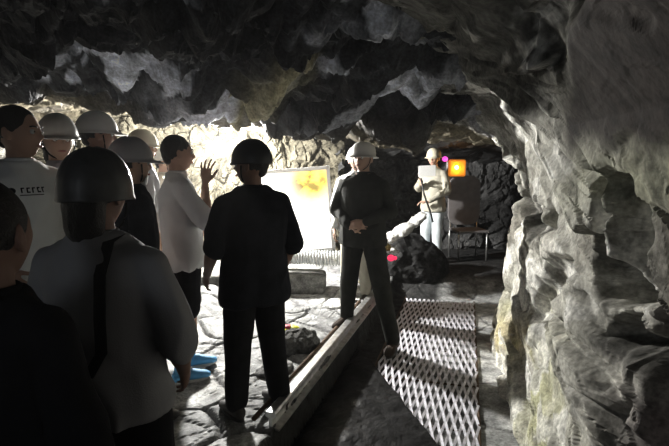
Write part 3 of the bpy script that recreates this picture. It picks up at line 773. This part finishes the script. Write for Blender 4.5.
# rail: head, web and foot, with a thin conduit alongside
def prism(prof, A, B, name, material, parent=None, off=(0, 0)):
    A = Vector(A); B = Vector(B); d = (B-A).normalized(); s_ = Vector((d.y, -d.x, 0)).normalized(); v = []; n = len(prof)
    for c in (A, B):
        for (a, z) in prof: v.append(c+s_*a+Vector((0, 0, z)))
    f = [(i, (i+1) % n, n+(i+1) % n, n+i) for i in range(n)]+[tuple(range(n-1, -1, -1)), tuple(range(n, 2*n))]
    return mesh_obj(name, v, f, material, parent, False)
RA = E0-ed*.12; RB = E1+ed*.45
prof = [(-.055, 0), (.055, 0), (.055, .012), (.012, .022), (.010, .075), (.034, .085), (.036, .105), (.026, .115), (-.026, .115), (-.036, .105), (-.034, .085), (-.010, .075), (-.012, .022), (-.055, .012)]
o = prism(prof, RA-en*.03+Vector((0, 0, -.02)), RB-en*.03+Vector((0, 0, -.02)), 'rail', M['steel']); tag(o, 'long steel rail running from the silhouetted man to the guide', 'rail')
q = MB(); q.tube([RA-en*.14+Vector((0, 0, .035)), RA.lerp(RB, .5)-en*.135+Vector((0, 0, .03)), RB-en*.14+Vector((0, 0, .035))], .016, 10)
o = q.build('conduit', M['rust']); tag(o, 'thin dark conduit lying along the left side of the steel rail', 'pipe')

# expanded metal walkway
def walkway():
    A = G(480, 446, TZ); B = G(474, 303, TZ); d = (B-A); d.z = 0; d.normalize(); s_ = Vector((-d.y, d.x, 0))   # to the left
    A = A-d*1.6; L = (B-A).length; W = .86
    root = empty('mesh_walkway', (A.x, A.y, TZ)); tag(root, 'galvanised expanded metal walkway laid along the track floor', 'walkway')
    rowL = .15; per = .056; V = []; Fc = []
    nr = int(L/rowL); nc = int(W/per)*2
    hw = .0085
    for r in range(nr):
        pts = []
        for c in range(nc+1):
            up = (c+r) % 2
            y_ = r*rowL+(up)*rowL*.96; x_ = c*per/2
            pts.append((x_, y_))
        for c in range(nc):
            (x0, y0), (x1, y1) = pts[c], pts[c+1]
            dx, dy = x1-x0, y1-y0; l = math.hypot(dx, dy); nx, ny = -dy/l*hw, dx/l*hw
            z0_ = .012+(.012 if y0 > y1 else 0)+.004*random.random(); z1_ = .012+(.012 if y1 > y0 else 0)+.004*random.random()
            b_ = len(V)
            for (xx, yy, zz) in ((x0, y0, z0_), (x1, y1, z1_)):
                for sg, dz in ((-1, 0), (1, 0.004)):
                    for t in (0, 1):
                        p_ = s_*(xx+sg*nx)+d*(yy+sg*ny); V.append((p_.x, p_.y, zz+dz-t*.006))
            Fc += [(b_, b_+4, b_+6, b_+2), (b_+1, b_+3, b_+7, b_+5), (b_, b_+1, b_+5, b_+4), (b_+2, b_+6, b_+7, b_+3), (b_, b_+2, b_+3, b_+1), (b_+4, b_+5, b_+7, b_+6)]
    mesh_obj('expanded_mesh', V, Fc, M['mesh'], root, False)
    for t in (0, W):
        q = MB(); a = s_*t; e_ = a+d*L
        q.tube([(a.x, a.y, .012), (e_.x, e_.y, .012)], .010, 8); q.build('edge_bar', M['rust'], root)
    n = 7
    for i in range(n):
        q = MB(); c0 = d*(L*(i+.5)/n); c1 = c0+s_*W; q.tube([(c0.x, c0.y, .004), (c1.x, c1.y, .004)], .008, 6); q.build('cross_bar', M['rust'], root)
walkway()

# amber lantern and small magenta lamp at the far end
al = P(457, 168, 7.75)
an = empty('amber_lantern', al); tag(an, 'glowing amber box lamp on the rock beside the far figure', 'lamp')
def emat(name, col, s_):
    m = bpy.data.materials.new(name); m.use_nodes = True; b = m.node_tree.nodes['Principled BSDF']
    b.inputs['Base Color'].default_value = (*col, 1); b.inputs['Emission Color'].default_value = (*col, 1); b.inputs['Emission Strength'].default_value = s_
    return m
q = MB(); q.box((0, 0, 0), (.13, .05, .13)); q.build('lens', emat('amber_lens', (.9, .30, .03), .55), an, True, .03)
q = MB(); q.sphere((-.02, -.06, .01), .032, 16, 12); q.build('bulb', emat('amber_bulb', (1, .72, .2), 9), an)
q = MB(); q.box((0, .07, 0), (.15, .03, .15)); q.build('housing', M['metal_grey'], an, True, .02)
ml = P(445, 159, 7.72)
q = MB(); q.sphere((0, 0, 0), (.045, .03, .04), 16, 12); o = q.build('magenta_lamp', emat('magenta_lens', (.75, .08, .55), 1.6)); o.location = ml
tag(o, 'small magenta lamp left of the amber box lamp', 'lamp')
# rounded-back chair
cc = P(462, 262, 8.1); ch = empty('metal_chair', (cc.x, cc.y, 0), math.radians(8)); tag(ch, 'dark grey chair with a tall rounded back below the amber lamp', 'chair')
def rounded(w, h, r, n=8):
    out = []
    for cx, cz, a0 in ((w-r, h-r, 0), (-w+r, h-r, 90), (-w+r, -h+r, 180), (w-r, -h+r, 270)):
        for i in range(n+1):
            a = math.radians(a0+90*i/n); out.append((cx+r*math.cos(a), cz+r*math.sin(a)))
    return out
rp = rounded(.27, .40, .17); n = len(rp)
q = MB(); q.add([(a, -.02, .92+b) for a, b in rp]+[(a, .02, .92+b) for a, b in rp], [(i, (i+1) % n, n+(i+1) % n, n+i) for i in range(n)]+[tuple(range(n-1, -1, -1)), tuple(range(n, 2*n))])
q.build('backrest', M['metal_grey'], ch, False, .01)
q = MB(); q.box((0, -.22, .46), (.25, .21, .02)); q.build('seat', M['metal_grey'], ch, False, .01)
for sx in (-1, 1):
    for sy in (-.4, .0):
        q = MB(); q.tube([(sx*.23, sy, 0), (sx*.23, sy, .47 if sy < 0 else .6)], .014, 8); q.build('leg', M['steel'], ch)
# pale broken slabs
sl = [((388, 238), .15, .08, .12, 15, 6.5), ((402, 231), .19, .08, .12, 28, 6.55), ((416, 221), .18, .07, .10, 35, 6.8), ((389, 250), .13, .06, .08, -12, 6.4)]
LB = ['pale slab lowest in the rubble right of the guide', 'broad pale slab in the middle of the rubble right of the guide', 'pale slanting slab topmost in the rubble by the far figure', 'small pale slab just above the red lamp']
for i, ((px, py), a, b_, c_, rz, Y) in enumerate(sl):
    o = block('rock_slab', P(px, py, Y), (a, b_*1.5, c_*.6), M['rock'], .03, 20+i, 7, math.radians(rz), sphere=True, sub=4, colour=(.6, .6, .58)); o.rotation_euler = (.2, -math.radians(rz), .3)
    tag(o, LB[i], 'rock', 'pale slabs right of the guide')
o = block('rubble_mound', P(405, 262, 6.95)-Vector((0, 0, .12)), (.62, .35, .50), M['rock'], .08, 33, 3, 0, sphere=True, sub=5, colour=(.025, .025, .025))
tag(o, 'dark mound of rubble under the pale slabs behind the guide', 'rock')
o = block('rock', P(367, 280, 5.6)+Vector((0, 0, -.02)), (.09, .06, .04), M['rock'], .02, 34, 9, 0, sphere=True, sub=4, colour=(.6, .52, .3)); tag(o, 'small yellowish stone on the floor between the legs of the guide', 'rock')
q = MB(); q.sphere((0, 0, 0), (.045, .035, .04), 16, 12); q.sphere((.05, 0, .0), (.025, .03, .025), 12, 8); o = q.build('red_lamp', emat('red_lens', (.8, .03, .10), 1.2)); o.location = P(391, 258, 6.0); tag(o, 'small glowing red lamp on the dark rubble right of the guide', 'lamp')
o = block('rock', P(387, 247, 6.15), (.05, .04, .05), M['rock'], .02, 35, 9, 0, sphere=True, sub=3, colour=(.3, .25, .1)); tag(o, 'little brown stone just above the red lamp', 'rock')
# boulder and litter by the rail
bp_ = G(303, 352, 0)
o = block('boulder', bp_+Vector((-.06, .1, .03)), (.20, .16, .13), M['rock'], .05, 37, 5, .4, sphere=True, sub=5, colour=(.09, .09, .085)); tag(o, 'dark boulder on the floor left of the rail', 'rock')
o = block('rock', G(275, 370, 0)+Vector((0, 0, .01)), (.17, .10, .05), M['rock'], .03, 38, 7, .9, sphere=True, sub=4, colour=(.35, .35, .34)); tag(o, 'flat grey stone between the silhouetted man and the rail', 'rock')
wp = empty('snack_packet', G(293, 335, .02)); tag(wp, 'crumpled yellow and red packet beside the dark boulder', 'packet')
q = MB(); q.loft([((-.07, 0, .05), (0, .02, 0), (0, 0, .01)), ((-.05, .01, .05), (0, .05, .01), (0, .0, .035)), ((0, -.01, .055), (0, .06, 0), (0, 0, .04)), ((.05, 0, .05), (0, .05, -.01), (0, 0, .03)), ((.07, 0, .05), (0, .03, 0), (0, 0, .008))], 12); q.build('wrapper', M['yellow'], wp)
q = MB(); q.box((-.05, -.03, .09), (.03, .03, .012)); q.build('wrapper_label', M['redp'], wp, True, .004)
# card held by the far figure
cd = P(427, 171, 7.22)
q = MB(); q.box((0, 0, 0), (.125, .004, .08)); o = q.build('card', M['paper'], None, False, .002); o.location = cd; o.rotation_euler = (.1, -.05, .1); tag(o, 'white card held up by the far figure', 'card')
# tool hanging at the far figure's side
q = MB(); q.tube([(0, 0, .25), (.0, -.02, 0), (.05, 0, -.28), (.06, 0, -.42)], .014, 8); o = q.build('hand_tool', M['gloss_black']); o.location = P(424, 195, 7.25); o.rotation_euler = (0, -.2, 0); tag(o, 'dark stick held at the hip of the far figure', 'tool')
# invented collar clasp, added to carry a small glint
sa = PPL['short']; w_ = sa[3][1][1]; e_ = sa[3][1][0]; dd = (w_-e_).normalized()

q = MB()
for zz in (0, .017): q.tube([Vector((.034, -.075, 1.330+zz)), Vector((.046, -.068, 1.334+zz)), Vector((.058, -.055, 1.330+zz))], .005, 8)
q.build('added_glint_clasp', M['glint'], sa[0])
# chest print and hat lettering (illegible in the photograph): strokes laid onto the cloth
def strokes(parent, target, origin, ux, uz, fwd, items, material, name, off=.002):
    q = MB(); ux = Vector(ux).normalized(); uz = Vector(uz).normalized()
    for kind_, cx, cz, a, b in items:
        c = Vector(origin)+ux*cx+uz*cz
        if kind_ == 'disc':
            ring = [c+ux*a*math.cos(t*.5236)+uz*a*math.sin(t*.5236) for t in range(12)]; q.add(ring, [tuple(range(12))])
        else:
            n_ = 4
            for i in range(n_):
                x0 = -a+2*a*i/n_; x1 = -a+2*a*(i+1)/n_
                q.add([c+ux*x0-uz*b, c+ux*x1-uz*b, c+ux*x1+uz*b, c+ux*x0+uz*b], [(0, 1, 2, 3)])
    o = q.build(name, material, parent, False)
    m_ = o.modifiers.new('s', 'SHRINKWRAP'); m_.target = target; m_.wrap_method = 'PROJECT'; m_.use_negative_direction = True; m_.use_positive_direction = True
    m_.wrap_mode = 'ABOVE_SURFACE'; m_.offset = off; m_.project_limit = .12
    m_.use_project_y = True
    return o
shirt_of = [c for c in PPL['left'][0].children if c.name.startswith('shirt')][0]
it = [('disc', .075, .0, .014, 0)]
for i in range(5): it += [('bar', .04-.022*i, .0, .003, .012), ('bar', .035-.022*i, .010, .006, .003)] + ([('bar', .034-.022*i, -.009, .006, .003)] if i % 2 else [])
it += [('bar', .0, -.022, .05, .002)]
strokes(shirt_of, shirt_of, (.03, .16, 1.37), (1, 0, 0), (0, 0, 1), None, it, M['navy'], 'chest_print')

# mask under the chin of the man in the grey hard hat
r7, hc7, Rm7, _ = PPL['h7']
q = MB(); R = []
for xx in (-.06, -.04, -.02, 0, .02, .04, .06):
    R.append((hc7+Rm7 @ Vector((xx, .085-abs(xx)*.55, -.095)), Rm7 @ Vector((0, .004, 0)), Rm7 @ Vector((0, .006, .030-.15*abs(xx)))))
q.loft(R, 10); q.build('face_mask', M['paper'], r7)

# ------------------------------------------------------------------ light
def point(name, loc, W, col, r):
    l = bpy.data.lights.new(name, 'POINT'); l.energy = W; l.color = col; l.shadow_soft_size = r
    o = bpy.data.objects.new(name, l); o.location = loc; return link(o)
point('amber_light', al+Vector((-.02, -.12, 0)), 4, (1, .45, .08), .03)
point('fill_light', (-1.0, -1.2, 1.85), 11, (.85, .92, 1), .25)  # unseen fill lamp added behind the camera to lift people and ceiling
w = bpy.data.worlds.new('world'); S.world = w; w.use_nodes = True
w.node_tree.nodes['Background'].inputs[0].default_value = (0, 0, 0, 1)
HAZE = .0015
if HAZE:
    vs = w.node_tree.nodes.new('ShaderNodeVolumeScatter'); vs.inputs['Density'].default_value = HAZE; vs.inputs['Anisotropy'].default_value = .5
    w.node_tree.links.new(vs.outputs[0], w.node_tree.nodes['World Output'].inputs['Volume'])
S.view_settings.view_transform = 'Standard'; S.view_settings.look = 'None'; S.view_settings.gamma = 1; S.view_settings.exposure = 0
S.cycles.use_denoising = True; S.cycles.max_bounces = 4; S.cycles.diffuse_bounces = 1; S.cycles.sample_clamp_indirect = 6; S.cycles.volume_bounces = 0
